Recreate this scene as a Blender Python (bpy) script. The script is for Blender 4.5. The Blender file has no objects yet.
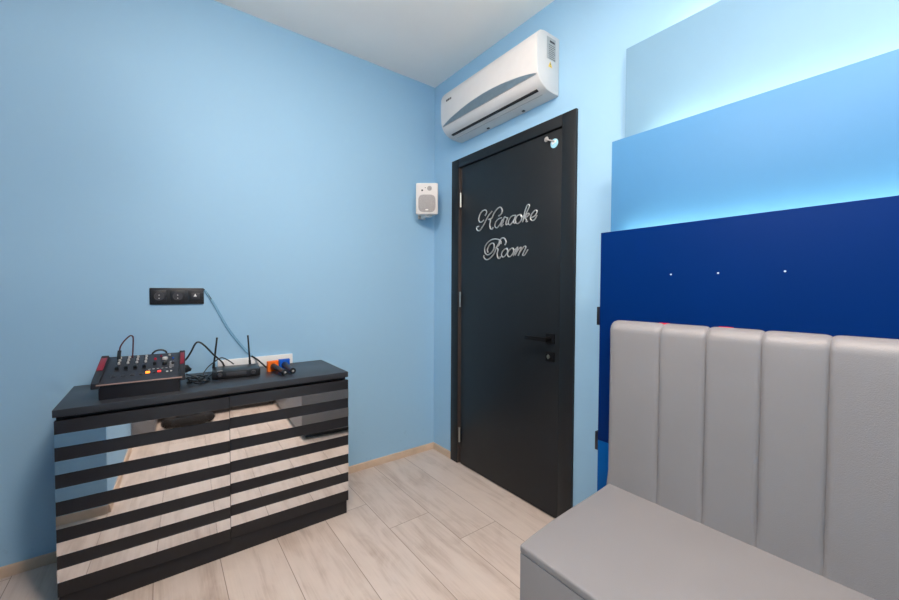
import bpy, bmesh, math, random
from mathutils import Vector, Matrix
random.seed(4)
SC = bpy.context.scene
COL = SC.collection
PI = math.pi

# ------------------------------------------------------------------ materials
def new_mat(name):
    m = bpy.data.materials.new(name); m.use_nodes = True
    nt = m.node_tree; b = nt.nodes['Principled BSDF']
    return m, nt, b

def setp(b, **k):
    names = dict(rough='Roughness', metal='Metallic', spec='Specular IOR Level', coat='Coat Weight',
                 coatr='Coat Roughness', col='Base Color')
    for a, v in k.items():
        if a == 'col': v = (*v, 1)
        b.inputs[names[a]].default_value = v

def mat(name, col, rough=.5, metal=0., spec=.5, noise=0., nscale=20., bump=0., bscale=200., coat=0.):
    """plain surface with a faint procedural tint variation and optional grain"""
    m, nt, b = new_mat(name); setp(b, col=col, rough=rough, metal=metal, spec=spec, coat=coat)
    N, L = nt.nodes, nt.links
    tc = N.new('ShaderNodeTexCoord')
    if noise > 0:
        n = N.new('ShaderNodeTexNoise'); n.inputs['Scale'].default_value = nscale; n.inputs['Detail'].default_value = 4
        L.new(tc.outputs['Object'], n.inputs['Vector'])
        r = N.new('ShaderNodeMapRange'); r.inputs['From Min'].default_value = .3; r.inputs['From Max'].default_value = .7
        r.inputs['To Min'].default_value = 1 - noise; r.inputs['To Max'].default_value = 1 + noise
        L.new(n.outputs['Fac'], r.inputs['Value'])
        v = N.new('ShaderNodeVectorMath'); v.operation = 'SCALE'; v.inputs[0].default_value = col
        L.new(r.outputs['Result'], v.inputs['Scale']); L.new(v.outputs['Vector'], b.inputs['Base Color'])
    if bump > 0:
        n2 = N.new('ShaderNodeTexNoise'); n2.inputs['Scale'].default_value = bscale; n2.inputs['Detail'].default_value = 3
        L.new(tc.outputs['Object'], n2.inputs['Vector'])
        bp = N.new('ShaderNodeBump'); bp.inputs['Strength'].default_value = bump; bp.inputs['Distance'].default_value = .002
        L.new(n2.outputs['Fac'], bp.inputs['Height']); L.new(bp.outputs['Normal'], b.inputs['Normal'])
    return m

def emis(name, col, s):
    m, nt, b = new_mat(name); setp(b, col=col)
    b.inputs['Emission Color'].default_value = (*col, 1); b.inputs['Emission Strength'].default_value = s
    return m

def floor_mat():
    m, nt, b = new_mat('laminate'); N, L = nt.nodes, nt.links
    def M(op, a, c=None, d=None):
        n = N.new('ShaderNodeMath'); n.operation = op
        for i, x in enumerate((a, c, d)):
            if x is None: continue
            if isinstance(x, (int, float)): n.inputs[i].default_value = x
            else: L.new(x, n.inputs[i])
        return n.outputs[0]
    geo = N.new('ShaderNodeNewGeometry'); sp = N.new('ShaderNodeSeparateXYZ'); L.new(geo.outputs['Position'], sp.inputs[0])
    X, Y = sp.outputs[0], sp.outputs[1]
    v = M('MAXIMUM', M('DIVIDE', M('ADD', M('MULTIPLY', Y, -1), -.033), .2395), .15)       # rows across y
    row = M('FLOOR', v); fv = M('FRACT', v)
    u = M('DIVIDE', M('ADD', X, M('ADD', M('MULTIPLY', row, .278), 5 * 1.29 - 1.245)), 1.29)
    idx = M('FLOOR', u); fu = M('FRACT', u)
    # seams
    dv = M('MULTIPLY', M('MINIMUM', fv, M('SUBTRACT', 1, fv)), .2395)
    du = M('MULTIPLY', M('MINIMUM', fu, M('SUBTRACT', 1, fu)), 1.29)
    d = M('MINIMUM', dv, du)
    seam = N.new('ShaderNodeMapRange'); seam.inputs['From Min'].default_value = .0007; seam.inputs['From Max'].default_value = .0022
    L.new(d, seam.inputs['Value'])
    cb = N.new('ShaderNodeCombineXYZ'); L.new(row, cb.inputs[0]); L.new(idx, cb.inputs[1])
    wn = N.new('ShaderNodeTexWhiteNoise'); L.new(cb.outputs[0], wn.inputs['Vector'])
    # grain, stretched along the plank, shifted per plank
    off = N.new('ShaderNodeVectorMath'); off.operation = 'SCALE'; L.new(wn.outputs['Color'], off.inputs[0]); off.inputs['Scale'].default_value = 30
    add = N.new('ShaderNodeVectorMath'); L.new(geo.outputs['Position'], add.inputs[0]); L.new(off.outputs[0], add.inputs[1])
    def stretched(sx, sy, scale, det, dist=0):
        mp = N.new('ShaderNodeMapping'); mp.inputs['Scale'].default_value = (sx, sy, 1); L.new(add.outputs[0], mp.inputs['Vector'])
        n = N.new('ShaderNodeTexNoise'); n.inputs['Scale'].default_value = scale; n.inputs['Detail'].default_value = det
        n.inputs['Distortion'].default_value = dist
        L.new(mp.outputs[0], n.inputs['Vector']); return n.outputs['Fac']
    g1 = stretched(1.3, 9, 1.3, 5, 1.2); g2 = stretched(2, 60, 2.2, 5, .3); g3 = stretched(2.5, 5, 1.6, 3, 1.8)
    mix = M('ADD', M('MULTIPLY', g1, .55), M('ADD', M('MULTIPLY', g2, .25), M('MULTIPLY', g3, .3)))
    mix = M('ADD', mix, M('MULTIPLY', M('SUBTRACT', wn.outputs['Value'], .5), .06))
    cr = N.new('ShaderNodeValToRGB'); e = cr.color_ramp.elements
    e[0].position = .34; e[0].color = (.43, .335, .275, 1)
    e[1].position = .70; e[1].color = (.64, .54, .465, 1)
    q = e.new(.47); q.color = (.53, .43, .36, 1)
    q = e.new(.56); q.color = (.60, .50, .43, 1)
    L.new(mix, cr.inputs['Fac'])
    mx = N.new('ShaderNodeMix'); mx.data_type = 'RGBA'; mx.inputs['A'].default_value = (.26, .19, .145, 1)
    L.new(seam.outputs[0], mx.inputs['Factor']); L.new(cr.outputs['Color'], mx.inputs['B'])
    L.new(mx.outputs['Result'], b.inputs['Base Color'])
    setp(b, rough=.42, spec=.4)
    bp = N.new('ShaderNodeBump'); bp.inputs['Strength'].default_value = .4; bp.inputs['Distance'].default_value = .001
    L.new(seam.outputs[0], bp.inputs['Height']); L.new(bp.outputs['Normal'], b.inputs['Normal'])
    return m

def wall_mat(name, col):
    """matt emulsion, with scuffs and damp specks low on the wall"""
    m, nt, b = new_mat(name); N, L = nt.nodes, nt.links
    geo = N.new('ShaderNodeNewGeometry'); sp = N.new('ShaderNodeSeparateXYZ'); L.new(geo.outputs['Position'], sp.inputs[0])
    n = N.new('ShaderNodeTexNoise'); n.inputs['Scale'].default_value = 26; n.inputs['Detail'].default_value = 6
    L.new(geo.outputs['Position'], n.inputs['Vector'])
    r = N.new('ShaderNodeMapRange'); r.inputs['From Min'].default_value = .62; r.inputs['From Max'].default_value = .70
    L.new(n.outputs['Fac'], r.inputs['Value'])
    h = N.new('ShaderNodeMapRange'); h.inputs['From Min'].default_value = .42; h.inputs['From Max'].default_value = .05
    h.inputs['To Min'].default_value = 0; h.inputs['To Max'].default_value = .35
    L.new(sp.outputs[2], h.inputs['Value'])
    mu = N.new('ShaderNodeMath'); mu.operation = 'MULTIPLY'; L.new(r.outputs[0], mu.inputs[0]); L.new(h.outputs[0], mu.inputs[1])
    mx = N.new('ShaderNodeMix'); mx.data_type = 'RGBA'; mx.inputs['A'].default_value = (*col, 1)
    mx.inputs['B'].default_value = (col[0] * .75, col[1] * .75, col[2] * .75, 1)
    L.new(mu.outputs[0], mx.inputs['Factor']); L.new(mx.outputs['Result'], b.inputs['Base Color'])
    n2 = N.new('ShaderNodeTexNoise'); n2.inputs['Scale'].default_value = 160; L.new(geo.outputs['Position'], n2.inputs['Vector'])
    bp = N.new('ShaderNodeBump'); bp.inputs['Strength'].default_value = .08; bp.inputs['Distance'].default_value = .001
    L.new(n2.outputs['Fac'], bp.inputs['Height']); L.new(bp.outputs['Normal'], b.inputs['Normal'])
    setp(b, rough=.75, spec=.25)
    return m

WALL = (.33, .545, .72)
MAT = dict(
    floor=floor_mat(), wall=wall_mat('wall_paint', WALL),
    ceiling=mat('ceiling_paint', (.91, .875, .83), .9, spec=.2, noise=.02, nscale=3),
    skirting=mat('skirting_wood', (.58, .43, .31), .5, noise=.12, nscale=9),
    door=mat('door_laminate', (.009, .0115, .014), .42, spec=.35, noise=.08, nscale=6),
    black=mat('black_plastic', (.012, .012, .014), .4, noise=.1, nscale=30),
    blackmetal=mat('black_metal', (.003, .003, .004), .55, spec=.2),
    brownedge=mat('door_edge', (.055, .04, .034), .5, noise=.1),
    steel=mat('hinge_steel', (.62, .60, .52), .3, metal=1, noise=.05),
    chrome=mat('chrome', (.75, .77, .8), .22, metal=1),
    letters=mat('mirror_letter', (.60, .60, .58), .35, metal=.55),
    navy=mat('navy_panel', (.0, .0195, .120), .5, spec=.05, coat=.0, noise=.03, nscale=4),
    royal=mat('royal_panel', (.0, .075, .27), .45, spec=.12, noise=.03, nscale=4),
    midblue=mat('sky_panel', (.066, .225, .43), .55, spec=.35, noise=.02, nscale=4),
    paleblue=mat('pale_panel', (.185, .335, .46), .55, spec=.3, noise=.02, nscale=4),
    led=emis('led_strip', (1.0, .90, .66), 19),
    leather=mat('grey_leather', (.250, .238, .238), .40, spec=.45, noise=.03, nscale=5, bump=.35, bscale=420),
    thread=mat('grey_thread', (.17, .16, .165), .7, noise=.1),
    dresser=mat('dark_board', (.0135, .0125, .0145), .5, spec=.4, noise=.1, nscale=12),
    dressertop=mat('dark_top', (.030, .032, .037), .38, spec=.6, noise=.12, nscale=14),
    mirror=mat('mirror_strip', (.88, .87, .87), .03, metal=1),
    acwhite=mat('ac_white', (.66, .64, .62), .35, noise=.02),
    acgrey=mat('ac_grey_blue', (.26, .36, .43), .35, noise=.05, nscale=40),
    slot=mat('slot_black', (.006, .005, .005), .6),
    labelgrey=mat('label_grey', (.42, .43, .42), .6, noise=.1, nscale=90),
    yellow=mat('label_yellow', (.80, .55, .08), .5),
    spk=mat('speaker_white', (.74, .70, .66), .5, noise=.03),
    grille=mat('speaker_grille', (.42, .39, .37), .7, noise=.2, nscale=300, bump=.8, bscale=700),
    darkgrey=mat('dark_grey', (.04, .038, .042), .5),
    mixtop=mat('mixer_face', (.022, .022, .028), .4, noise=.3, nscale=60),
    cheek=mat('mixer_cheek', (.011, .009, .011), .4),
    red=mat('red_trim', (.25, .012, .028), .4),
    copper=mat('mixer_lip', (.34, .22, .18), .35, metal=.3),
    whitecap=mat('fader_cap', (.55, .53, .5), .5),
    orangelight=emis('orange_light', (1, .25, .02), 2.2), redlight=emis('red_light', (1, .04, .03), 1.0),
    white=mat('white_plastic', (.86, .85, .82), .45), 
    orange=mat('orange_foam', (.95, .17, .008), .6, noise=.05), bluef=mat('blue_foam', (.0, .10, .55), .6, noise=.05),
    micblack=mat('mic_black', (.012, .014, .016), .3), cablered=mat('cable_red', (.07, .008, .02), .4),
    bluecable=mat('pale_blue_cable', (.26, .50, .66), .5), redcloth=mat('red_cloth', (.65, .015, .05), .7),
    cyan=mat('tag_cyan', (.35, .68, .80), .4), bag=mat('bag_cloth', (.012, .010, .010), .8, noise=.2),
    lampwhite=emis('lamp_diffuser', (1, .97, .92), 6), hole=mat('plug_white', (.7, .75, .8), .6),
)

# ------------------------------------------------------------------ mesh helpers (world coordinates)
def bx(bm, x0, x1, y0, y1, z0, z1, bev=0., seg=2, M=None):
    r = bmesh.ops.create_cube(bm, size=1)
    vs = r['verts']
    for v in vs:
        v.co = Vector((x0 + (v.co.x + .5) * (x1 - x0), y0 + (v.co.y + .5) * (y1 - y0), z0 + (v.co.z + .5) * (z1 - z0)))
    if bev > 0:
        es = list({e for v in vs for e in v.link_edges})
        rr = bmesh.ops.bevel(bm, geom=es, offset=bev, segments=seg, profile=.5, affect='EDGES', clamp_overlap=True)
        vs = list({v for f in rr['faces'] for v in f.verts} | {v for v in vs if v.is_valid})
    if M is not None:
        for v in vs: v.co = M @ v.co
    return vs

def box(*a, **k):
    bm = bmesh.new(); bx(bm, *a, **k); return bm

def frame_of(d):
    d = d.normalized(); up = Vector((0, 0, 1)) if abs(d.z) < .9 else Vector((1, 0, 0))
    a = d.cross(up).normalized(); return a, a.cross(d).normalized()

def lathe(bm, p0, axis, prof, n=24):
    """prof: (distance along axis, radius)"""
    p0 = Vector(p0); axis = Vector(axis).normalized(); a, b = frame_of(axis); rings = []
    for (t, r) in prof:
        rings.append([bm.verts.new(p0 + axis * t + (a * math.cos(2 * PI * i / n) + b * math.sin(2 * PI * i / n)) * r) for i in range(n)])
    for q, w in zip(rings, rings[1:]):
        for i in range(n): bm.faces.new((q[i], q[(i + 1) % n], w[(i + 1) % n], w[i]))
    bm.faces.new(rings[0]); bm.faces.new(rings[-1])
    bmesh.ops.recalc_face_normals(bm, faces=bm.faces)
    return rings

def spline(pts, k=6):
    P = [Vector(p) for p in pts]; out = []
    for i in range(len(P) - 1):
        p0 = P[max(i - 1, 0)]; p1 = P[i]; p2 = P[i + 1]; p3 = P[min(i + 2, len(P) - 1)]
        for j in range(k):
            t = j / k
            out.append(.5 * ((2 * p1) + (p2 - p0) * t + (2 * p0 - 5 * p1 + 4 * p2 - p3) * t * t + (3 * p1 - p0 - 3 * p2 + p3) * t ** 3))
    out.append(P[-1]); return out

def tube(bm, pts, r, n=8, k=6, smooth=True):
    P = spline(pts, k) if smooth else [Vector(p) for p in pts]
    rings = []; a = None
    for i, p in enumerate(P):
        d = (P[min(i + 1, len(P) - 1)] - P[max(i - 1, 0)]).normalized()
        if a is None: a, b = frame_of(d)
        a = (a - d * a.dot(d)).normalized(); b = d.cross(a)
        rr = r if not callable(r) else r(i / (len(P) - 1))
        rings.append([bm.verts.new(p + (a * math.cos(2 * PI * j / n) + b * math.sin(2 * PI * j / n)) * rr) for j in range(n)])
    for q, w in zip(rings, rings[1:]):
        for j in range(n): bm.faces.new((q[j], q[(j + 1) % n], w[(j + 1) % n], w[j]))
    bm.faces.new(rings[0][::-1]); bm.faces.new(rings[-1])
    return bm

def prism(bm, poly, axis, t0, t1, bev=0., M=None):
    """poly extruded along 'x','y' or 'z' (poly gives the two other coordinates in order)"""
    def mk(p, t):
        if axis == 'x': return Vector((t, p[0], p[1]))
        if axis == 'y': return Vector((p[0], t, p[1]))
        return Vector((p[0], p[1], t))
    A = [bm.verts.new(mk(p, t0)) for p in poly]; B = [bm.verts.new(mk(p, t1)) for p in poly]
    n = len(poly); fs = [bm.faces.new(A), bm.faces.new(B)]
    for i in range(n): fs.append(bm.faces.new((A[i], A[(i + 1) % n], B[(i + 1) % n], B[i])))
    bmesh.ops.recalc_face_normals(bm, faces=fs)
    vs = A + B
    if bev:
        es = list({e for f in fs[:2] for e in f.edges})
        rr = bmesh.ops.bevel(bm, geom=es, offset=bev, segments=2, profile=.5, affect='EDGES', clamp_overlap=True)
        vs = list({v for v in vs if v.is_valid} | {v for f in rr['faces'] for v in f.verts})
    if M is not None:
        for v in vs: v.co = M @ v.co
    return bm

ORG = {}
def world_origin(o):
    return ORG.get(o.name, Vector((0, 0, 0)))

def mesh(name, bm, m, parent=None, origin=None, label=None, angle=35):
    """link bm (given in world coordinates) as one mesh object"""
    po = world_origin(parent) if parent else Vector((0, 0, 0))
    if origin is None:
        cs = [v.co for v in bm.verts]
        origin = Vector(((min(c.x for c in cs) + max(c.x for c in cs)) / 2, (min(c.y for c in cs) + max(c.y for c in cs)) / 2, min(c.z for c in cs)))
    origin = Vector(origin)
    for v in bm.verts: v.co -= origin
    bmesh.ops.recalc_face_normals(bm, faces=bm.faces)
    me = bpy.data.meshes.new(name); bm.to_mesh(me); bm.free()
    for p in me.polygons: p.use_smooth = True
    me.set_sharp_from_angle(angle=math.radians(angle))
    me.materials.append(m)
    o = bpy.data.objects.new(name, me); COL.objects.link(o)
    o.location = origin - po
    if parent: o.parent = parent
    ORG[o.name] = origin
    if label: o['label'] = label
    return o

def thing(name, loc, label, cat, group=None, kind=None):
    o = bpy.data.objects.new(name, None); o.empty_display_size = .05; COL.objects.link(o); o.location = loc
    ORG[o.name] = Vector(loc); tag(o, label, cat, group, kind); return o

def tag(o, label, cat, group=None, kind=None):
    o['label'] = label; o['category'] = cat
    if group: o['group'] = group
    if kind: o['kind'] = kind
    return o

def struct(name, bm, m, label, cat):
    return tag(mesh(name, bm, m), label, cat, kind='structure')

# ------------------------------------------------------------------ room
H = 2.75; T = .12
X1, YN, YR, YF = 3.35, -2.45, -3.6, -1.950       # right wall, near wall, rear wall of the left arm, face of the wall block
bm = bmesh.new(); prism(bm, [(-T, T), (X1 + T, T), (X1 + T, YN - T), (2.3, YN - T), (2.3, YR - T), (-T, YR - T)], 'z', -.1, 0)
struct('floor', bm, MAT['floor'], 'pale pinkish-beige wood plank laminate floor', 'floor')
bm = bmesh.new(); prism(bm, [(-T, T), (X1 + T, T), (X1 + T, YN - T), (2.3, YN - T), (2.3, YR - T), (-T, YR - T)], 'z', H, H + .1)
struct('ceiling', bm, MAT['ceiling'], 'plain off-white painted ceiling', 'ceiling')
struct('wall_left', box(-T, 0, YR - T, T, 0, H), MAT['wall'], 'light blue wall behind the striped black dresser', 'wall')
# door wall with the opening left for the door
DX0, DX1, DZ = .341, 1.160, 2.064
bm = bmesh.new()
bx(bm, 0, DX0 - .04, 0, T, 0, H); bx(bm, DX1 + .04, X1, 0, T, 0, H); bx(bm, DX0 - .04, DX1 + .04, 0, T, DZ + .03, H)
struct('wall_back', bm, MAT['wall'], 'light blue wall holding the black door and the blue panels', 'wall')
struct('wall_right', box(X1, X1 + T, YN - T, T, 0, H), MAT['wall'], 'light blue wall at the far end of the bench', 'wall')
struct('wall_front', box(2.3, X1, YN - T, YN, 0, H), MAT['wall'], 'light blue wall behind the viewer', 'wall')
struct('wall_corner', box(1.22, 2.3, YR, YF, 0, H), MAT['wall'], 'light blue wall corner reflected in the dresser mirrors', 'wall')
struct('wall_rear', box(0, 1.22, YR - T, YR, 0, H), MAT['wall'], 'light blue wall closing the passage beside the dresser', 'wall')

def base(name, bm, label):
    return struct(name, bm, MAT['skirting'], label, 'baseboard')
def skirt_y(x, y0, y1, s=1):
    bm = bmesh.new(); pr = [(x, .0), (x + s * .014, .0), (x + s * .013, .012), (x + s * .009, .040), (x + s * .004, .0445), (x, .0445)]
    prism(bm, pr, 'y', y0, y1); return bm
def skirt_x(y, x0, x1, s=-1):
    bm = bmesh.new(); pr = [(y, .0), (y + s * .014, .0), (y + s * .013, .012), (y + s * .009, .040), (y + s * .004, .0445), (y, .0445)]
    prism(bm, pr, 'x', x0, x1); return bm
bm = skirt_y(0, YR, -.0)
base('baseboard_left', bm, 'light wood baseboard along the wall behind the dresser')
base('baseboard_back', skirt_x(0, .0145, .233), 'short light wood baseboard between room corner and door frame')
base('baseboard_front', skirt_x(YF, 1.22, 2.3, 1), 'light wood baseboard under the wall corner seen in the dresser mirrors')
base('baseboard_passage', skirt_y(1.22, YR, YF, -1), 'light wood baseboard round the wall corner seen in the dresser mirrors')

# ------------------------------------------------------------------ door
d = thing('door_1', ((DX0 + DX1) / 2, 0, 0), 'closed matt black door with silver Karaoke Room lettering', 'door', kind='structure')
FX0, FX1, FZ = .2354, 1.250, 2.130
ch = .006
def casing(x0, x1, z0, z1):
    return box(x0, x1, -.016, .02, z0, z1, bev=.002)
mesh('door_frame', casing(FX0, DX0 - .030, 0, FZ - .0), MAT['door'], d)
mesh('door_frame', casing(DX1 + .006, FX1, 0, FZ - .0), MAT['door'], d)
mesh('door_frame', casing(DX0 - .0295, DX1 + .0055, DZ + .006, FZ - .0), MAT['door'], d)
bm = bmesh.new()
bx(bm, DX0 - .038, DX0 - .001, .021, T, 0, DZ + .03); bx(bm, DX1 + .003, DX1 + .04, .021, T, 0, DZ + .03)
bx(bm, DX0 - .001, DX1 + .003, .021, T, DZ + .004, DZ + .03)
bx(bm, DX0 - .0295, DX0 - .024, -.012, .021, .004, DZ + .005, bev=.001); bx(bm, DX0 - .0235, DX0 - .003, .002, .021, .004, DZ + .005)
mesh('door_jamb', bm, MAT['brownedge'], d, label='brown inner edge of the black door frame')
leaf = mesh('door_leaf', box(DX0 + .0005, DX1 - .0005, -.007, .034, .006, DZ, bev=.0015), MAT['door'], d)
for (z0, z1) in ((1.792, 1.892), (1.105, 1.210), (.157, .262)):
    bm = bmesh.new(); lathe(bm, (DX0 - .004, -.015, z0), (0, 0, 1), [(0, .0035), (.001, .006), (z1 - z0 - .001, .006), (z1 - z0, .0035)], 14)
    for zc in (z0 + .034, z0 + .068): lathe(bm, (DX0 - .004, -.015, zc), (0, 0, 1), [(0, .0064), (.001, .0064)], 14)
    mesh('hinge', bm, MAT['steel'], d, label='bright steel hinge')
h = mesh('handle_rose', box(1.078, 1.132, -.017, -.007, .938, .992, bev=.0015), MAT['blackmetal'], d)
bm = bmesh.new(); lathe(bm, (1.105, -.017, .965), (0, -1, 0), [(0, .012), (.038, .011), (.040, .009)], 20)
bx(bm, .972, 1.116, -.066, -.052, .951, .973, bev=.002)
mesh('lever', bm, MAT['blackmetal'], h)
lk = mesh('lock_rose', box(1.078, 1.132, -.017, -.007, .842, .893, bev=.0015), MAT['blackmetal'], d)
bm = bmesh.new(); lathe(bm, (1.100, -.017, .868), (0, -1, 0), [(0, .009), (.006, .009)], 16); bx(bm, 1.098, 1.102, -.024, -.017, .856, .880)
mesh('lock_cylinder', bm, MAT['steel'], lk, label='pale metal lock cylinder')
# peg and blue-white tag at the top of the leaf
bm = bmesh.new(); lathe(bm, (1.063, -.007, 2.034), (0, -1, 0), [(0, .012), (.004, .014), (.008, .010), (.010, .004)], 16)
tube(bm, [(1.066, -.016, 2.030), (1.092, -.020, 2.018), (1.118, -.016, 2.006)], .004)
mesh('catch', bm, MAT['grille'], d, label='small pale peg at the top of the door')
bm = bmesh.new(); lathe(bm, (1.114, -.007, 1.998), (0, -1, 0), [(0, .024), (.003, .024), (.004, .022)], 24)
tg = mesh('catch_plate', bm, MAT['cyan'], d, label='small round pale blue plate at the top of the door')
bm = bmesh.new(); prism(bm, [(1.098, 2.006), (1.130, 2.014), (1.127, 2.000), (1.104, 1.992)], 'y', -.0135, -.011)
mesh('plate_mark', bm, MAT['white'], tg)
# lettering: script strokes fixed to the leaf
ST = {
'K1': [(0.558, 1.676), (0.529, 1.665), (0.509, 1.683), (0.519, 1.716), (0.544, 1.736), (0.573, 1.738), (0.585, 1.721), (0.57, 1.702)],
'K2': [(0.635, 1.721), (0.605, 1.699), (0.58, 1.673), (0.555, 1.642), (0.52, 1.614), (0.493, 1.62), (0.49, 1.638), (0.51, 1.642)],
'K3': [(0.695, 1.681), (0.718, 1.692), (0.725, 1.713), (0.709, 1.733), (0.683, 1.728), (0.653, 1.704), (0.633, 1.678), (0.602, 1.674)],
'K4': [(0.602, 1.674), (0.621, 1.667), (0.615, 1.638), (0.621, 1.614), (0.636, 1.608), (0.645, 1.618)],
'a1': [(0.721, 1.667), (0.69, 1.663), (0.666, 1.644), (0.663, 1.62), (0.681, 1.611), (0.707, 1.63), (0.727, 1.656), (0.713, 1.625), (0.719, 1.614), (0.736, 1.624)],
'r': [(0.716, 1.621), (0.733, 1.639), (0.744, 1.668), (0.764, 1.659), (0.772, 1.659), (0.758, 1.635), (0.760, 1.618), (0.775, 1.624)],
'a2': [(0.837, 1.665), (0.805, 1.664), (0.781, 1.644), (0.778, 1.623), (0.792, 1.615), (0.819, 1.635), (0.834, 1.66), (0.821, 1.631), (0.827, 1.618), (0.84, 1.628)],
'o1': [(0.873, 1.664), (0.85, 1.66), (0.835, 1.64), (0.84, 1.618), (0.858, 1.614), (0.879, 1.63), (0.883, 1.653), (0.873, 1.664), (0.884, 1.645), (0.897, 1.651)],
'k1': [(0.889, 1.617), (0.909, 1.652), (0.929, 1.68), (0.941, 1.702), (0.933, 1.711), (0.921, 1.704), (0.909, 1.679), (0.899, 1.65), (0.892, 1.621)],
'k2': [(0.904, 1.642), (0.929, 1.661), (0.939, 1.655), (0.924, 1.643), (0.907, 1.639), (0.919, 1.628), (0.917, 1.615), (0.929, 1.617)],
'e': [(0.951, 1.633), (0.978, 1.638), (0.994, 1.654), (0.994, 1.667), (0.98, 1.669), (0.958, 1.652), (0.949, 1.631), (0.959, 1.617), (0.978, 1.618), (0.997, 1.641)],
'R1': [(0.716, 1.507), (0.713, 1.525), (0.687, 1.539), (0.644, 1.543), (0.6, 1.529), (0.572, 1.501), (0.572, 1.466), (0.595, 1.449), (0.629, 1.458), (0.653, 1.482), (0.655, 1.509), (0.642, 1.519), (0.617, 1.512), (0.595, 1.483), (0.601, 1.464)],
'R2': [(0.703, 1.519), (0.677, 1.488), (0.656, 1.452), (0.618, 1.425), (0.584, 1.419), (0.561, 1.436), (0.564, 1.449)],
'R3': [(0.75, 1.498), (0.76, 1.517), (0.744, 1.539), (0.721, 1.541), (0.703, 1.526), (0.701, 1.504), (0.672, 1.488)],
'R4': [(0.672, 1.488), (0.69, 1.476), (0.683, 1.446), (0.694, 1.42), (0.709, 1.422), (0.712, 1.431)],
'o2': [(0.765, 1.477), (0.74, 1.468), (0.722, 1.447), (0.73, 1.425), (0.751, 1.431), (0.77, 1.451), (0.773, 1.471), (0.765, 1.477), (0.775, 1.461), (0.795, 1.467)],
'o3': [(0.814, 1.474), (0.79, 1.467), (0.773, 1.444), (0.781, 1.425), (0.8, 1.427), (0.82, 1.447), (0.822, 1.467), (0.814, 1.474), (0.824, 1.461), (0.839, 1.467)],
'm': [(0.82, 1.426), (0.839, 1.46), (0.853, 1.476), (0.853, 1.466), (0.834, 1.429), (0.848, 1.449), (0.876, 1.473), (0.879, 1.464), (0.858, 1.425), (0.876, 1.45), (0.904, 1.475), (0.917, 1.471), (0.9, 1.441), (0.893, 1.426), (0.909, 1.427), (0.933, 1.456)],
}
for word in (('K1', 'K2', 'K3', 'K4', 'a1', 'r', 'a2', 'o1', 'k1', 'k2', 'e'), ('R1', 'R2', 'R3', 'R4', 'o2', 'o3', 'm')):
    bm = bmesh.new()
    for k in word:
        tube(bm, [(2.3956 - (2.3956 - x) * .9937, -.0105, 1.2226 + (z - 1.2226) * .9937) for x, z in ST[k]], .0042 if k[0] in 'KR' else .0034, n=6, k=5)
    mesh('lettering', bm, MAT['letters'], d, label='silver script word Karaoke' if word[0] == 'K1' else 'silver script word Room')

# ------------------------------------------------------------------ blue panels with light strips
PX0, PX1 = 1.517, X1 - .002
def wall_panel(name_label, yf, z0, z1, m, ledlabel, xled, zled=None, gap=.045, group=None):
    t = thing('wall_panel', ((PX0 + PX1) / 2, yf, z0), name_label, 'wall panel', group)
    mesh('board', box(PX0, PX1, yf, yf + .018, z0, z1, bev=.0012), m, t)
    bm = bmesh.new(); bx(bm, PX0 + .05, PX1 - .05, yf + .018, yf + .018 + gap * .55, z1 - .0150, z1 - .0102)
    mesh('light_channel', bm, MAT['chrome'], t)
    mesh('light_strip', box(xled, PX1 - .05, yf + .018 + gap * .22, yf + .018 + gap * .45, z1 - .0100, z1 - .0070), MAT['led'], t, label=ledlabel)
    return t
G = 'backlit blue wall panels'
p1 = wall_panel('navy blue wall panel behind the bench, lowest and foremost of three', -.22, .60, 1.461, MAT['navy'], 'glowing warm white strip', PX0 + .05, gap=.055)
mesh('lower_board', box(PX0, PX1, -.22, -.202, .0, .5985, bev=.0012), MAT['royal'], p1, label='royal blue lower board')
bm = bmesh.new()
for zz in (1.152,):
    pass
for (z0, z1) in ((1.078, 1.155), (.546, .624)):
    mesh('spacer_block', box(PX0 - .026, PX0 + .03, -.200, -.15, z0, z1, bev=.002), MAT['black'], p1, label='black block at the panel edge')
for x in (1.791, 1.935, 2.102):
    bm = bmesh.new(); lathe(bm, (x, -.2202, 1.282), (0, -1, 0), [(0, .003), (.001, .003), (.0015, .002)], 10)
    mesh('screw_cap', bm, MAT['hole'], p1, label='tiny white screw cap')
bm = bmesh.new()
for x in (PX0 + .12, 2.4, PX1 - .12): bx(bm, x, x + .04, -.2015, -.0, .0, 1.36)
mesh('batten', bm, MAT['dresser'], p1)
p2 = wall_panel('mid blue backlit wall panel, the middle one between navy and pale blue', -.147, 1.395, 1.85, MAT['midblue'], 'glowing warm white strip', PX0 + .10, gap=.084)
p3 = wall_panel('pale blue backlit wall panel, the topmost and rearmost of three', -.045, 1.790, 2.274, MAT['paleblue'], 'glowing warm white strip', PX0 + .16, gap=.027)
bm = bmesh.new()
for x in (PX0 + .12, 2.4, PX1 - .12): bx(bm, x + .041, x + .08, -.1285, -.0, 1.40, 1.78)
mesh('batten', bm, MAT['dresser'], p2)
bm = bmesh.new()
for x in (PX0 + .3, 2.6): bx(bm, x, x + .04, -.0265, -.0, 1.80, 2.2)
mesh('batten', bm, MAT['dresser'], p3)

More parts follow.
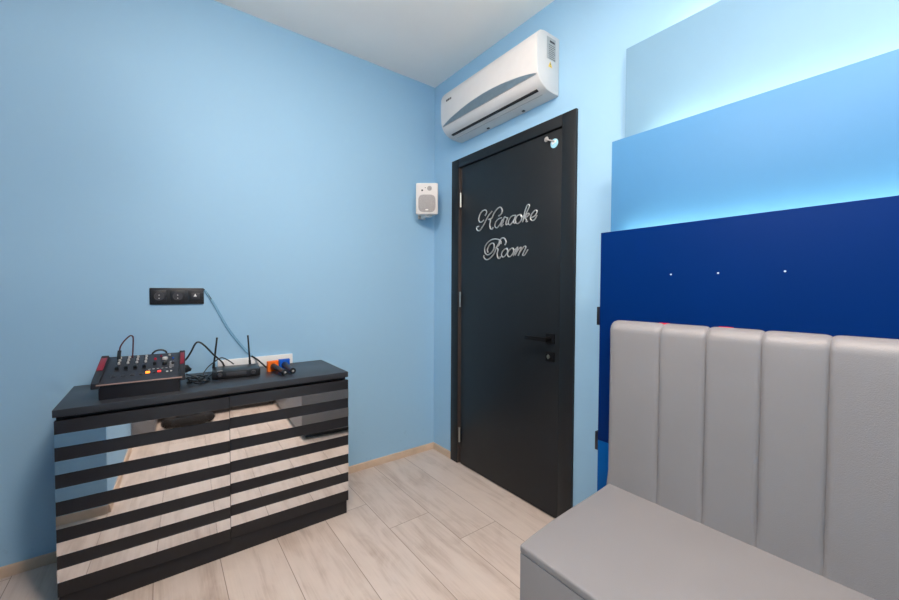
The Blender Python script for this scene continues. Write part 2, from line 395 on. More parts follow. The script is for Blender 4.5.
# ------------------------------------------------------------------ bench seating
def profile_pts(yb, yf, z0, z1, r, n=6):
    """side outline of the backrest from the foot of its face, over the rounded top, to the rear (y, z)"""
    out = [(yf, z0 + (z1 - r - z0) * i / 10) for i in range(11)]
    for i in range(1, n + 1):
        a = PI / 2 * i / n; out.append((yf + r - r * math.cos(a), z1 - r + r * math.sin(a)))
    out += [(yb - .012, z1 - .001), (yb - .002, z1 - .007), (yb, z1 - .02)]
    return out
def backrest(x0, seams, x1, yb, yf, z0, z1, r=.044, M=None):
    bm = bmesh.new(); cuts = [x0] + seams + [x1]; P = profile_pts(yb, yf, z0, z1, r)
    xs = []
    for i, (a, b) in enumerate(zip(cuts, cuts[1:])):
        k = 22
        for j in range(k + (i == len(cuts) - 2)):
            s = j / k; s = .5 - .5 * math.cos(PI * s); xs.append((a + (b - a) * s, s, i))
    rows = []
    for (x, s, i) in xs:
        e = abs(2 * s - 1)
        puff = 1 - e ** 12
        end = (i == 0 and s < .5) or (i == len(cuts) - 2 and s > .5)
        dep0 = (.010 if not end else .012) * (1 - puff)
        row = []
        for q, (y, z) in enumerate(P):
            dep = dep0 * min(1, max(0, (z - z0 - .010) / .03))
            if z > z1 - r - 1e-6 or y > yf + 1e-6:
                # shrink towards the core along the outline's own direction
                a = math.atan2(z - (z1 - r), -(y - (yf + r))) if y < yf + r else PI / 2
                yy = y + dep * .8 * math.cos(a); zz = z - dep * .55 * math.sin(a)
            else: yy, zz = y + dep, z
            yy = min(yy, yb)
            row.append(bm.verts.new((x, yy, zz)))
        rows.append(row)
    for a, b in zip(rows, rows[1:]):
        for j in range(len(a) - 1): bm.faces.new((a[j], a[j + 1], b[j + 1], b[j]))
    # close ends, back and foot
    for row in (rows[0], rows[-1]):
        c = [bm.verts.new((row[0].co.x, yb, z0))]
        bm.faces.new(row + c)
    bmesh.ops.holes_fill(bm, edges=[e for e in bm.edges if e.is_boundary], sides=0)
    if M is not None:
        for v in bm.verts: v.co = M @ v.co
    return bm

SZ = .469
t = thing('upholstered_bench', (2.4, -.5, 0), 'grey leather bench with channelled backrest in front of the navy panel', 'bench', 'U-shaped bench seating')
seams = [1.780 + .1425 * i for i in range(11)]
mesh('backrest', backrest(1.594, seams, 3.34, -.2215, -.281, SZ - .012, 1.108), MAT['leather'], t)
def seat_slab(poly, z0, z1, bev):
    bm = bmesh.new(); prism(bm, poly, 'z', z0, z1)
    es = [e for e in bm.edges]
    bmesh.ops.bevel(bm, geom=es, offset=bev, segments=4, profile=.5, affect='EDGES', clamp_overlap=True)
    return bm
SE = .069   # slant of the left end
def endx(y): return 1.6 + (-.28 - y) * SE
poly = [(1.597, -.2215), (1.601, -.281), (1.607, -.367), (1.614, -.537), (1.620, -.655), (1.630, -.760), (1.640, -.830), (3.34, -.830), (3.34, -.2215)]
mesh('seat', seat_slab(poly, SZ - .024, SZ, .0065), MAT['leather'], t)
poly2 = [(x + .001, y) if x < 2 else (2.79, y) for x, y in poly]; poly2[6] = (1.641, -.829); poly2[7] = (2.79, -.829)
mesh('seat_base', seat_slab(poly2, .045, SZ - .0235, .003), MAT['leather'], t)
bm = bmesh.new(); prism(bm, [(1.64, -.225), (1.68, -.79), (2.79, -.79), (2.79, -.225)], 'z', 0, .046)
mesh('plinth', bm, MAT['black'], t, label='dark recessed plinth')
# second and third arms, reflected in the dresser's mirror strips
def arm(x0, x1, y0, y1, loc, label, px0, px1, py0, py1):
    q = thing('upholstered_bench', loc, label, 'bench', 'U-shaped bench seating')
    mesh('seat', seat_slab([(x0, y0), (x1, y0), (x1, y1), (x0, y1)], SZ - .042, SZ, .010), MAT['leather'], q)
    mesh('seat_base', seat_slab([(x0, y0), (x1, y0), (x1, y1), (x0, y1)], .045, SZ - .043, .006), MAT['leather'], q)
    mesh('plinth', box(px0, px1, py0, py1, 0, .044), MAT['black'], q, label='dark recessed plinth')
arm(2.795, 3.34, -1.80, -.834, (3.07, -1.3, 0), 'grey leather side bench along the right wall, reflected in the dresser mirrors', 2.83, 3.33, -1.79, -.84)
arm(2.31, 3.34, -2.44, -1.805, (2.8, -2.1, 0), 'grey leather near bench reflected as the pale block beside the wall corner', 2.34, 3.33, -2.43, -1.84)

# red scraps tucked behind the backrest
G = 'red cloth corners behind the backrest'
for k, (x0, x1) in enumerate(((1.756, 1.792), (1.942, 1.982))):
    bm = bmesh.new(); bx(bm, x0, x1, -.2275, -.2222, 1.06, 1.1078 + .0010 * k, bev=.001)
    o = mesh('red_cloth', bm, MAT['redcloth']); tag(o, ('left' if k == 0 else 'right') + ' one of two tiny red corners showing above the grey backrest', 'cloth', G)

# ------------------------------------------------------------------ dresser
DXF, DY0, DY1, DTOP = .430, -1.987, -.870, .778
t = thing('dresser', (.215, (DY0 + DY1) / 2, 0), 'black dresser with mirrored horizontal stripes standing against the light blue wall', 'dresser')
mesh('top_board', box(.002, .437, -1.990, -.868, .750, DTOP, bev=.0015), MAT['dressertop'], t)
bm = bmesh.new()
bx(bm, .016, DXF - .024, DY0 + .002, DY0 + .02, 0, .750, bev=.001)
bx(bm, .016, DXF - .024, DY1 - .02, DY1 - .002, 0, .750, bev=.001)
bx(bm, .016, .024, DY0 + .02, DY1 - .02, .06, .750)
bx(bm, .024, DXF - .024, DY0 + .02, DY1 - .02, .075, .093); bx(bm, .03, DXF - .026, DY0 + .02, DY1 - .02, .735, .7495)
mesh('carcass', bm, MAT['dresser'], t)
mesh('plinth', box(.03, DXF - .006, DY0 + .003, DY1 - .003, 0, .074, bev=.001), MAT['dresser'], t)
MT = [.687, .587, .486, .384, .284, .184]
YM = (DY0 + DY1) / 2
for (ya, yb) in ((DY0, YM - .0012), (YM + .0012, DY1)):
    c = Vector((DXF, ya, .4)); R = Matrix.Translation(c) @ Matrix.Rotation(math.radians(-1.25), 4, 'Z') @ Matrix.Translation(-c)
    dr = mesh('door', box(DXF - .018, DXF, ya, yb, .078, .735, bev=.0015, M=R), MAT['dresser'], t)
    for z in MT:
        mesh('mirror_strip', box(DXF - .0005, DXF + .0032, ya + .0005, yb - .0005, z - .0495, z, M=R), MAT['mirror'], dr, label='mirrored stripe')

# ------------------------------------------------------------------ air conditioner
ax0, ax1 = .322, 1.133
t = thing('air_conditioner', ((ax0 + ax1) / 2, -.09, 2.242), 'white wall-mounted air conditioner above the black door', 'air conditioner')
PR = [(0, 2.531), (-.120, 2.530), (-.150, 2.522), (-.168, 2.500), (-.1765, 2.478), (-.1785, 2.44), (-.1785, 2.40), (-.1775, 2.36),
      (-.174, 2.325), (-.167, 2.298), (-.153, 2.276), (-.130, 2.257), (-.100, 2.244), (-.07, 2.238), (-.03, 2.236), (0, 2.238)]
bm = bmesh.new(); prism(bm, PR, 'x', ax0, ax1, bev=.006)
body = mesh('casing', bm, MAT['acwhite'], t, angle=30)
def yat(z):
    pr = sorted([(b, a) for a, b in PR[3:12]])
    for (z0, y0), (z1, y1) in zip(pr, pr[1:]):
        if z0 <= z <= z1: return y0 + (y1 - y0) * (z - z0) / (z1 - z0)
    return -.1785
# blue-grey crescent on the front
bm = bmesh.new(); n = 40; up = []; lo = []
for i in range(n + 1):
    s = i / n; x = ax0 + .008 + (ax1 - ax0 - .014) * s
    zl = 2.302 + .0 * s; zu = zl + .054 * math.sin(PI * s) ** .8
    up.append((x, zu)); lo.append((x, zl))
rows = []
for (x, zu), (_, zl) in zip(up, lo):
    r = []
    for k in range(7):
        z = zl + (zu - zl) * k / 6; r.append((bm.verts.new((x, yat(z) - .0012, z))))
    rows.append(r)
for a, b in zip(rows, rows[1:]):
    for j in range(6): bm.faces.new((a[j], a[j + 1], b[j + 1], b[j]))
bmesh.ops.solidify(bm, geom=bm.faces[:], thickness=.001)
mesh('trim_crescent', bm, MAT['acgrey'], t, label='blue-grey crescent trim')
# panel joint above the louvre, then the slot and flap
bm = bmesh.new(); bx(bm, ax0 + .02, ax1 - .012, -.1715, -.168, 2.2985, 2.3000)
mesh('panel_joint', bm, MAT['labelgrey'], t)
M1 = lambda z: yat(z)
bm = bmesh.new()
z = 2.279; y = -.150
bx(bm, .372, 1.088, -.124, -.108, 2.2455, 2.2535, bev=.001)
mesh('air_slot', bm, MAT['slot'], t, label='long black air slot')
bm = bmesh.new()
bx(bm, .372, 1.088, -.080, -.078, 2.2375, 2.2400)
mesh('flap_joint', bm, MAT['labelgrey'], t)
for x in (.615, .905):
    mesh('clip', box(x, x + .016, -.034, -.020, 2.2315, 2.2385, bev=.001), MAT['black'], t, label='small dark clip')
# maker's mark on the front, top left
bm = bmesh.new()
for i, w in enumerate((.010, .006, .008, .006, .007, .006)):
    x = .385 + i * .0095; bx(bm, x, x + w * .8, -.1797, -.178, 2.444, 2.456)
mesh('logo', bm, MAT['darkgrey'], t, label='small dark maker mark')
# energy sticker and warning triangle on the right end
bm = bmesh.new(); bx(bm, ax1 - .001, ax1 + .0008, -.103, -.034, 2.398, 2.508)
st = mesh('rating_label', bm, MAT['labelgrey'], t, label='grey rating sticker')
bm = bmesh.new(); bx(bm, ax1 + .0008, ax1 + .0014, -.080, -.042, 2.484, 2.494)
for i in range(8): bx(bm, ax1 + .0008, ax1 + .0012, -.088, -.036 - .006 * (i % 3), 2.403 + i * .0095, 2.4055 + i * .0095)
mesh('print', bm, MAT['darkgrey'], st)
bm = bmesh.new(); prism(bm, [(-.090, 2.360), (-.058, 2.360), (-.074, 2.390)], 'x', ax1 - .001, ax1 + .0008)
wt = mesh('warning_label', bm, MAT['yellow'], t, label='yellow warning triangle')
bm = bmesh.new(); bx(bm, ax1 + .0008, ax1 + .0013, -.0755, -.0725, 2.370, 2.382); bx(bm, ax1 + .0008, ax1 + .0013, -.0755, -.0725, 2.364, 2.367)
mesh('print', bm, MAT['darkgrey'], wt)

# ------------------------------------------------------------------ small wall speaker
SPC = Vector((.100, -.132, 1.868)); sa = math.radians(10)
# local: x = across the face, y = depth (face towards -y), z = up ; rotated to face the room
def spM(ang=math.radians(52)):
    return Matrix.Translation(SPC) @ Matrix.Rotation(ang, 4, 'Z') @ Matrix.Rotation(0, 4, 'X')
M = spM()
t = thing('wall_speaker', (.01, -.12, 1.76), 'small white loudspeaker bracketed near the room corner, left of the black door', 'speaker')
sw, sh, sd = .080, .112, .105
bm = bmesh.new()
r = bmesh.ops.create_cube(bm, size=1)
for v in bm.verts:
    f = 1 if v.co.y < 0 else .72
    v.co = Vector((v.co.x * 2 * sw * f, v.co.y * sd, v.co.z * 2 * sh * (1 if v.co.y < 0 else .88)))
bmesh.ops.bevel(bm, geom=bm.edges[:], offset=.010, segments=4, profile=.5, affect='EDGES')
bm.transform(M)
cab = mesh('cabinet', bm, MAT['spk'], t)
yf = -sd / 2
bm = bx(bmesh.new(), 0, 0, 0, 0, 0, 0) and bmesh.new()
gp = []
for i in range(40):
    a = 2 * PI * i / 40; cc, ss = math.cos(a), math.sin(a)
    gp.append((math.copysign(abs(cc) ** .5, cc) * sw * .76, -sh * .30 + math.copysign(abs(ss) ** .5, ss) * sh * .55))
prism(bm, gp, 'y', yf - .005, yf + .01, bev=.003); bm.transform(M)
mesh('grille', bm, MAT['grille'], t, label='grey perforated woofer grille')
bm = bmesh.new(); lathe(bm, (.018, yf + .001, .072), (0, -1, 0), [(0, .017), (.004, .017), (.005, .013), (.0035, .010)], 24); bm.transform(M)
mesh('tweeter', bm, MAT['grille'], t, label='small round tweeter')
bm = bmesh.new(); lathe(bm, (-.034, yf + .001, .058), (0, -1, 0), [(0, .007), (.003, .006)], 14); lathe(bm, (-.012, yf + .001, .076), (0, -1, 0), [(0, .003), (.002, .003)], 10); bm.transform(M)
mesh('port', bm, MAT['darkgrey'], t, label='small dark port')
bm = bmesh.new(); bx(bm, -.010, .010, yf - .0075, yf - .006, -.084, -.076, bev=.0005); bm.transform(M)
mesh('badge', bm, MAT['white'], t, label='small white badge')
bm = bmesh.new(); bx(bm, 0, .012, -.15, -.09, 1.745, 1.85, bev=.002)
tube(bm, [(.006, -.12, 1.758), (.04, -.13, 1.752), (.085, -.135, 1.756)], .009)
bx(bm, .065, .125, -.165, -.105, 1.748, 1.765, bev=.004)
mesh('bracket', bm, MAT['spk'], t)

# ------------------------------------------------------------------ triple socket
t = thing('socket_frame', (0, -1.602, 1.143), 'black triple socket plate on the light blue wall above the dresser', 'socket')
mesh('plate', box(0, .009, -1.715, -1.489, 1.143, 1.226, bev=.0025), MAT['black'], t)
for i in range(3):
    yc = -1.6775 + i * .0755
    bm = bmesh.new(); bx(bm, .009, .0115, yc - .030, yc + .030, 1.155, 1.214, bev=.001)
    so = mesh('socket', bm, MAT['black'], t)
    bm = bmesh.new()
    if i < 2:
        lathe(bm, (.0115, yc, 1.184), (1, 0, 0), [(0, .0215), (.002, .0215), (.0022, .019), (.0006, .0185)], 24)
        mesh('socket_ring', bm, MAT['darkgrey'], so)
        bm = bmesh.new()
        for dy, dz in ((0, .006), (0, -.010)): lathe(bm, (.012, yc + dy, 1.184 + dz), (1, 0, 0), [(0, .003), (.001, .003)], 10)
        mesh('contact', bm, MAT['grille'], so, label='grey contacts')
    else:
        bx(bm, .0115, .0135, yc - .018, yc + .018, 1.170, 1.200, bev=.001)
        mesh('insert', bm, MAT['darkgrey'], so)
        bm = bmesh.new(); prism(bm, [(yc - .008, 1.182), (yc + .006, 1.182), (yc - .001, 1.197)], 'x', .0135, .0148)
        mesh('arrow_mark', bm, MAT['white'], so, label='pale triangle mark')

# cable from the plate down to the dresser: painted over above, bare black at its end
G = 'cables on and behind the dresser'
bm = bmesh.new(); tube(bm, [(.006, -1.486, 1.216), (.006, -1.444, 1.136), (.006, -1.379, 1.000), (.006, -1.307, .892), (.010, -1.262, .840)], .0035)
tube(bm, [(.006, -1.480, 1.216), (.006, -1.436, 1.136), (.006, -1.370, 1.000), (.006, -1.300, .897), (.010, -1.256, .845)], .0018)
t = mesh('wall_cable', bm, MAT['bluecable']); tag(t, 'thin pale blue cable slanting down the wall from the black socket plate', 'cable')
bm = bmesh.new(); tube(bm, [(.010, -1.264, .843), (.04, -1.238, .822), (.10, -1.215, .795), (.13, -1.205, .785)], .0045)
mesh('cable_end', bm, MAT['black'], t, label='bare black end of the cable')
bm = bmesh.new(); tube(bm, [(.004, -1.489, 1.220), (.005, -1.470, 1.192), (.006, -1.456, 1.166)], .0036)
mesh('cable_start', bm, MAT['black'], t, label='bare black start of the cable')

# white cable duct lying behind the receiver
t = tag(mesh('cable_duct', box(.002, .0165, -1.430, -1.044, .7785, .836, bev=.003), MAT['white']), 'white plastic trunking low on the wall, behind the receiver and microphones', 'trunking')

# ------------------------------------------------------------------ mixer
# frame: u = along the front, w = from the front edge back to the wall, height
fa = Vector((.366, -1.872, DTOP)); fb = Vector((.378, -1.610, DTOP))
ux = (fb - fa).normalized(); LW = (fb - fa).length
wx = Vector((-ux.y, ux.x, 0))           # towards the wall
MX = Matrix(((ux.x, wx.x, 0, fa.x), (ux.y, wx.y, 0, fa.y), (0, 0, 1, fa.z), (0, 0, 0, 1)))
t = thing('audio_mixer', fa + ux * LW / 2 + wx * .1, 'black audio mixer with red cheeks on the left of the dresser top', 'mixer')
DEP = .245; hf, hb = .066, .136
bm = bmesh.new(); prism(bm, [(0, 0), (DEP - .02, 0), (DEP - .02, hb - .014), (0, hf - .006)], 'x', 0, LW, bev=.002)
bm.transform(MX); mesh('body', bm, MAT['cheek'], t)
sl = (hb - hf) / DEP
def top(u, w, e=0): return MX @ Vector((u, w, hf + sl * w + e))
sang = math.atan(sl)
TOPM = MX @ Matrix.Translation((0, 0, hf)) @ Matrix.Rotation(sang, 4, 'X')     # u, along slope, normal
Ls = DEP / math.cos(sang)
bm = bmesh.new(); prism(bm, [(-.012, -.005), (LW + .014, -.005), (LW + .002, Ls), (.002, Ls)], 'z', -.010, 0); bm.transform(TOPM)
bmesh.ops.bevel(bm, geom=bm.edges[:], offset=.0015, segments=2, profile=.5, affect='EDGES')
face = mesh('face_plate', bm, MAT['mixtop'], t)
bm = bmesh.new(); tube(bm, [TOPM @ Vector((-.006, -.007, -.004)), TOPM @ Vector((LW + .010, -.007, -.004))], .0032, smooth=False)
mesh('front_lip', bm, MAT['copper'], t, label='copper-brown front lip')
for s in (0, 1):
    u0, u1 = (-.022, .004) if s == 0 else (LW - .002, LW + .020)
    bm = bmesh.new(); prism(bm, [(-.012, -.016), (-.004, .004), (.03, .008), (Ls * .98, .010), (Ls * 1.0, -.01), (Ls * .9, -.03), (.02, -.026)], 'x', u0, u1, bev=.003)
    bm.transform(TOPM); ck = mesh('cheek', bm, MAT['cheek'], t)
    bm = bmesh.new(); bx(bm, u0 + .003, u1 - .003, Ls * .40, Ls * .88, .0085, .0115, bev=.001); bm.transform(TOPM)
    mesh('red_inlay', bm, MAT['red'], ck, label='red inlay')
# faders and jacks: four channels, then master
for i in range(4):
    u = .043 + i * .0305
    bm = bmesh.new(); bx(bm, u - .007, u + .007, Ls * .40, Ls * .94, 0, .0012); bm.transform(TOPM)
    chn = mesh('channel_strip', bm, MAT['black'], face)
    bm = bmesh.new(); bx(bm, u - .006, u + .006, Ls * .44, Ls * .52, .001, .013, bev=.001); bm.transform(TOPM)
    mesh('fader_knob', bm, MAT['micblack'], t)
    for w, m in ((.66, 'whitecap'), (.78, 'whitecap'), (.89, 'whitecap')):
        bm = bmesh.new(); lathe(bm, (u + .002, Ls * w, 0), (0, 0, 1), [(0, .0052), (.009, .0045), (.010, .003)], 12); bm.transform(TOPM)
        mesh('dial', bm, MAT[m], t, label='pale dial')
    bm = bmesh.new(); lathe(bm, (u - .004, Ls * .20, 0), (0, 0, 1), [(0, .0085), (.003, .0080), (.0032, .0045), (.001, .004)], 16); bm.transform(TOPM)
    mesh('jack', bm, MAT['darkgrey'], t)
for (u, w, m, r, hh) in ((.170, .55, 'micblack', .007, .013), (.170, .75, 'redcloth', .005, .008), (.206, .74, 'whitecap', .011, .010), (.206, .52, 'micblack', .010, .014),
                      (.190, .86, 'red', .005, .008), (.222, .88, 'whitecap', .005, .008), (.236, .74, 'bluef', .004, .006), (.236, .52, 'darkgrey', .006, .010)):
    bm = bmesh.new(); lathe(bm, (u, Ls * w, 0), (0, 0, 1), [(0, r), (hh * .8, r * .9), (hh, r * .6)], 16); bm.transform(TOPM)
    mesh('dial', bm, MAT[m], t)
for (u, w, m, s, lb) in ((.1505, .24, 'orangelight', .0075, 'lit orange button'), (.190, .24, 'redlight', .0062, 'lit red button'), (.172, .22, 'darkgrey', .005, None), (.218, .20, 'whitecap', .004, 'pale button'), (.232, .21, 'whitecap', .0035, 'pale button')):
    bm = bmesh.new(); bx(bm, u - s, u + s, Ls * w - s, Ls * w + s, 0, .004, bev=.001); bm.transform(TOPM)
    mesh('button', bm, MAT[m], t, label=lb)
bm = bmesh.new()
for i in range(6): bx(bm, .150 + i * .015, .158 + i * .015, Ls * .355, Ls * .37, 0, .0006)
for i in range(5): bx(bm, .224, .240, Ls * (.40 + .05 * i), Ls * (.415 + .05 * i), 0, .0006)
bm.transform(TOPM); mesh('print', bm, MAT['whitecap'], face)
# black cable hump behind the mixer
# patch lead on top of the mixer
c0 = Vector((.17, -1.822, .905))
bm = bmesh.new(); tube(bm, [(.170, -1.822, .905), (.165, -1.822, .925), (.160, -1.820, .945)], .0068, n=10)
pl = mesh('patch_lead', bm, MAT['micblack']); tag(pl, 'short looped patch lead standing up from the mixer', 'cable', G)
bm = bmesh.new(); tube(bm, [(.160, -1.820, .943), (.155, -1.817, .962), (.15, -1.804, .986), (.15, -1.786, 1.006), (.15, -1.777, 1.007), (.15, -1.773, .997), (.15, -1.774, .957), (.16, -1.776, .907)], .0028)
mesh('lead', bm, MAT['cablered'], pl, label='dark red lead')
# rear cable from the mixer over to the receiver
bm = bmesh.new(); tube(bm, [(.15, -1.583, .872), (.15, -1.572, .884), (.15, -1.556, .912), (.15, -1.537, .952), (.15, -1.520, .957), (.15, -1.496, .935), (.15, -1.464, .893), (.13, -1.440, .865), (.09, -1.418, .838), (.06, -1.40, .805), (.05, -1.36, .786)], .0042)
tag(mesh('signal_cable', bm, MAT['micblack']), 'thick black cable arching up between the mixer and the receiver', 'cable', G)
bm = bmesh.new(); tube(bm, [(.062, -1.455, .835), (.060, -1.42, .856), (.058, -1.39, .842), (.055, -1.36, .815)], .003)
tube(bm, [(.13, -1.507, .782), (.115, -1.50, .800), (.09, -1.48, .820), (.062, -1.455, .835)], .0025)
tag(mesh('antenna_lead', bm, MAT['micblack']), 'thin black lead curling behind the left antenna of the receiver', 'cable', G)
# tangle between mixer and receiver
def coil(cx, cy, r1, r2, turns, z, ph=0):
    P = []
    for i in range(int(turns * 12) + 1):
        a = ph + i / 12 * 2 * PI; q = 1 + .25 * math.sin(i * 1.7)
        P.append((cx + r1 * q * math.cos(a), cy + r2 * q * math.sin(a), z + .008 * (1 + math.sin(i * .9)) + .001 * (i % 5)))
    return P
bm = bmesh.new(); tube(bm, coil(.24, -1.535, .055, .040, 3, DTOP + .004), .0032, k=3)
tube(bm, [(.12, -1.575, .80), (.17, -1.55, .795), (.25, -1.52, .79), (.27, -1.50, .786), (.20, -1.49, .786), (.14, -1.46, .795)], .0034)
tag(mesh('coiled_cable', bm, MAT['micblack']), 'tangled coil of thin black cables on the dresser beside the mixer', 'cable', G)
# round plug body on the right side of the mixer
bm = bmesh.new(); lathe(bm, (.20, -1.596, .845), Vector((.25, 1, -.25)), [(0, .010), (.006, .019), (.022, .020), (.030, .012), (.040, .006)], 18)
tag(mesh('cable_plug', bm, MAT['micblack']), 'fat black plug stuck into the right side of the mixer', 'plug')
# headphone band hump behind the mixer
bm = bmesh.new(); tube(bm, [(.085, -1.712, .783), (.085, -1.708, .895), (.085, -1.698, .918), (.085, -1.680, .925), (.085, -1.660, .920), (.085, -1.650, .897), (.085, -1.646, .783)], .004)
tag(mesh('rear_cable', bm, MAT['micblack']), 'black cable loop rising over the rear edge of the mixer', 'cable', G)

# ------------------------------------------------------------------ wireless receiver
ra = Vector((.238, -1.478, DTOP)); rb = Vector((.262, -1.268, DTOP))
ur = (rb - ra).normalized(); RW = (rb - ra).length; wr = Vector((-ur.y, ur.x, 0))
MR = Matrix(((ur.x, wr.x, 0, ra.x), (ur.y, wr.y, 0, ra.y), (0, 0, 1, ra.z), (0, 0, 0, 1)))
t = thing('wireless_receiver', ra + ur * RW / 2 + wr * .07, 'flat black wireless microphone receiver with two upright antennas', 'receiver')
bm = bmesh.new(); bx(bm, 0, RW, 0, .145, .004, .040, bev=.003); bm.transform(MR); mesh('housing', bm, MAT['micblack'], t)
for u in (.02, RW - .02):
    for w in (.02, .12):
        bm = bmesh.new(); lathe(bm, (u, w, 0), (0, 0, 1), [(0, .006), (.0045, .006)], 12); bm.transform(MR); mesh('foot', bm, MAT['black'], t)
bm = bmesh.new(); bx(bm, .004, RW - .004, -.003, .001, .007, .038, bev=.001); bm.transform(MR); fp = mesh('front_panel', bm, MAT['black'], t)
bm = bmesh.new(); bx(bm, RW * .29, RW * .70, -.0045, -.003, .014, .032, bev=.0005); bm.transform(MR); mesh('display', bm, MAT['darkgrey'], fp, label='dark grey display window')
for u in (RW * .16, RW * .85):
    bm = bmesh.new(); lathe(bm, (u, -.003, .023), (0, -1, 0), [(0, .011), (.007, .010), (.009, .008)], 20); bm.transform(MR); mesh('volume_knob', bm, MAT['darkgrey'], fp)
bm = bmesh.new(); bx(bm, .022, .045, .006, .014, .0402, .0410); bm.transform(MR); mesh('label', bm, MAT['whitecap'], t, label='small pale label')
for (y0, z0, y1, z1) in ((-1.460, .828, -1.441, .989), (-1.292, .828, -1.302, .991)):
    bm = bmesh.new(); l = Vector((0, y1 - y0, z1 - .8175)).length
    lathe(bm, Vector((.122, y0, .8175)), Vector((0, y1 - y0, z1 - .8175)), [(0, .006), (.02, .006), (.025, .0045), (l * .86, .0040), (l * .88, .0048), (l * .90, .0048), (l * .905, .003)], 12)
    mesh('antenna', bm, MAT['micblack'], t)

# ------------------------------------------------------------------ microphones
def microphone(p_head, p_tail, foam, label):
    a = Vector(p_head); b = Vector(p_tail); ax = (b - a); L_ = ax.length; ax.normalize()
    q = thing('microphone', (a + b) / 2 - Vector((0, 0, .018)), label, 'microphone', 'wireless microphones on the dresser')
    bm = bmesh.new(); lathe(bm, a, ax, [(.030, .010), (.034, .0165), (.05, .0165), (.07, .0145), (L_ * .6, .0135), (L_ * .93, .0135), (L_ * .95, .0160), (L_ - .004, .0160), (L_, .013)], 22)
    mesh('handle', bm, MAT['micblack'], q)
    bm = bmesh.new(); lathe(bm, a - ax * .012, ax, [(0, .006), (.004, .015), (.012, .021), (.024, .0235), (.036, .021), (.046, .016)], 22)
    mesh('head', bm, MAT['darkgrey'], q)
    # angular anti-roll ring round the neck
    bm = bmesh.new(); u, v = frame_of(ax); n = 24; rows = []
    for tt in (.018, .020, .038, .040):
        e = -.002 if tt in (.018, .040) else 0
        rows.append([bm.verts.new(a + ax * tt + (u * math.cos(2 * PI * i / n) + v * math.sin(2 * PI * i / n)) * ((.028 + e) / max(abs(math.cos(2 * PI * i / n)), abs(math.sin(2 * PI * i / n)))) ) for i in range(n)])
    for r0, r1 in zip(rows, rows[1:]):
        for i in range(n): bm.faces.new((r0[i], r0[(i + 1) % n], r1[(i + 1) % n], r1[i]))
    bm.faces.new(rows[0]); bm.faces.new(rows[-1])
    mesh('anti_roll_ring', bm, MAT[foam], q, label=('orange' if foam == 'orange' else 'blue') + ' square ring')
    bm = bmesh.new(); lathe(bm, b - ax * .0005, ax, [(0, .006), (.001, .006)], 16); lathe(bm, b, ax, [(0, .004), (.003, .004)], 10)
    mesh('end_cap', bm, MAT['grille'], q, label='grey end cap')
microphone((.150, -1.195, .8065), (.345, -1.168, .796), 'orange', 'black microphone with an orange ring beside the receiver')
microphone((.130, -1.128, .8065), (.330, -1.125, .796), 'bluef', 'black microphone with a blue ring, right of the orange one')

# ------------------------------------------------------------------ black bag seen in the mirror strips
bm = bmesh.new(); r = bmesh.ops.create_cube(bm, size=1)
bmesh.ops.subdivide_edges(bm, edges=bm.edges[:], cuts=6, use_grid_fill=True)
for v in bm.verts:
    c = v.co * 2; l = max(abs(c.x), abs(c.y), abs(c.z)); s = c.normalized() * l if c.length else c
    s = s * .55 + c * .45
    w = 1 + .12 * math.sin(c.x * 5 + c.y * 3) * math.cos(c.y * 6)
    v.co = Vector((2.60 + s.x * .075 * w, -1.58 + s.y * .19 * w, .045 + s.z * .045 * w))
lo = min(v.co.z for v in bm.verts)
for v in bm.verts: v.co.z = max(v.co.z - lo, 0) if v.co.z - lo > .004 else 0
bgo = thing('cloth_bag', (2.6, -1.58, 0), 'black cloth bag on the floor, seen only in the dresser mirrors', 'bag')
mesh('pouch', bm, MAT['bag'], bgo)
bm = bmesh.new(); tube(bm, [(2.60, -1.68, .075), (2.57, -1.64, .105), (2.57, -1.54, .108), (2.60, -1.48, .075)], .009)
mesh('strap', bm, MAT['bag'], bgo)

# ------------------------------------------------------------------ ceiling lamps (above the frame), plus an added fill globe
def lamp(x, y, z, r, m, label):  # invented out-of-view globe, added to brighten the ceiling and upper walls
    q = thing('added_fill_globe', (x, y, H), label, 'lamp', 'ceiling lamps')
    bm = bmesh.new(); lathe(bm, (x, y, H), (0, 0, -1), [(0, .05), (.02, .05), (.025, .045)], 24); mesh('ceiling_rose', bm, MAT['white'], q)
    bm = bmesh.new(); lathe(bm, (x, y, H - .02), (0, 0, -1), [(0, .004), (H - z - r - .02, .004)], 10); mesh('cord', bm, MAT['white'], q)
    bm = bmesh.new(); bmesh.ops.create_uvsphere(bm, u_segments=32, v_segments=16, radius=r)
    for v in bm.verts: v.co += Vector((x, y, z))
    mesh('fill_sphere', bm, m, q, label='glowing sphere added as fill light')
GLOBE = emis('fill_globe_glow', (1, .82, .705), 47)
lamp(1.45, -1.45, 2.38, .13, GLOBE, 'unseen hanging globe added as fill light for the ceiling and walls')

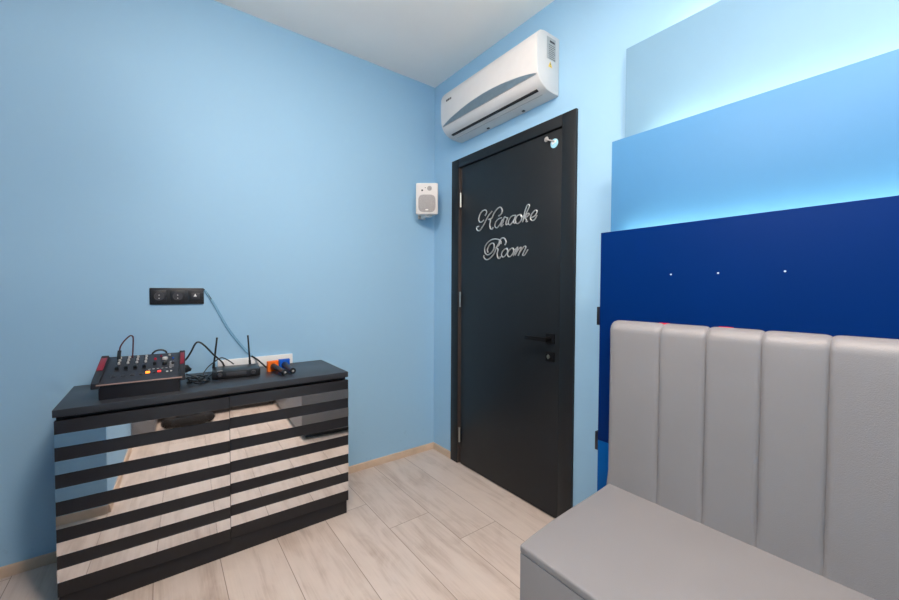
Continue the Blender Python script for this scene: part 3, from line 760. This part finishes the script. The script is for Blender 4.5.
def downlight(x, y, power, label):
    q = thing('ceiling_panel_light', (x, y, H - .03), label, 'lamp', 'ceiling lamps')
    bm = bmesh.new(); bx(bm, x - .32, x + .32, y - .17, y + .17, H - .030, H, bev=.003); mesh('lamp_housing', bm, MAT['white'], q)
    mesh('diffuser', box(x - .30, x + .30, y - .15, y + .15, H - .032, H - .0302), MAT['lampwhite'], q)
    l = bpy.data.lights.new('lamp_glow', 'AREA'); l.shape = 'RECTANGLE'; l.size = .58; l.size_y = .28; l.energy = power; l.color = (1, .82, .705)
    o = bpy.data.objects.new('lamp_glow', l); COL.objects.link(o); o.location = Vector((0, 0, -.006)); o.parent = q
downlight(1.75, -1.30, 21, 'flat white ceiling light nearer the dresser')
downlight(2.55, -1.05, 34, 'flat white ceiling light above the bench')

w = bpy.data.worlds.new('world'); SC.world = w; w.use_nodes = True
w.node_tree.nodes['Background'].inputs[0].default_value = (.8, .9, 1, 1); w.node_tree.nodes['Background'].inputs[1].default_value = .0

# ------------------------------------------------------------------ camera
cam = bpy.data.cameras.new('camera'); co = bpy.data.objects.new('camera', cam); COL.objects.link(co); SC.camera = co
cam.sensor_width = 36; cam.lens = 380.10395 / 899 * 36; cam.clip_start = .02; cam.clip_end = 50
yaw, pit, rol = 9.22231392e-01, -2.62888518e-02, 4.97918376e-03
f = Vector((-math.sin(yaw) * math.cos(pit), math.cos(yaw) * math.cos(pit), math.sin(pit)))
r = Vector((math.cos(yaw), math.sin(yaw), 0)); u = r.cross(f)
r2 = r * math.cos(rol) + u * math.sin(rol); u2 = -r * math.sin(rol) + u * math.cos(rol)
co.matrix_world = Matrix(((r2.x, u2.x, -f.x, 2.39556517), (r2.y, u2.y, -f.y, -1.66800353), (r2.z, u2.z, -f.z, 1.22262537), (0, 0, 0, 1)))

SC.view_settings.view_transform = 'Standard'; SC.view_settings.look = 'None'
SC.view_settings.gamma = 1; SC.view_settings.use_curve_mapping = False
SC.view_settings.exposure = 0.0
SC.cycles.max_bounces = 12; SC.cycles.diffuse_bounces = 8; SC.cycles.glossy_bounces = 6
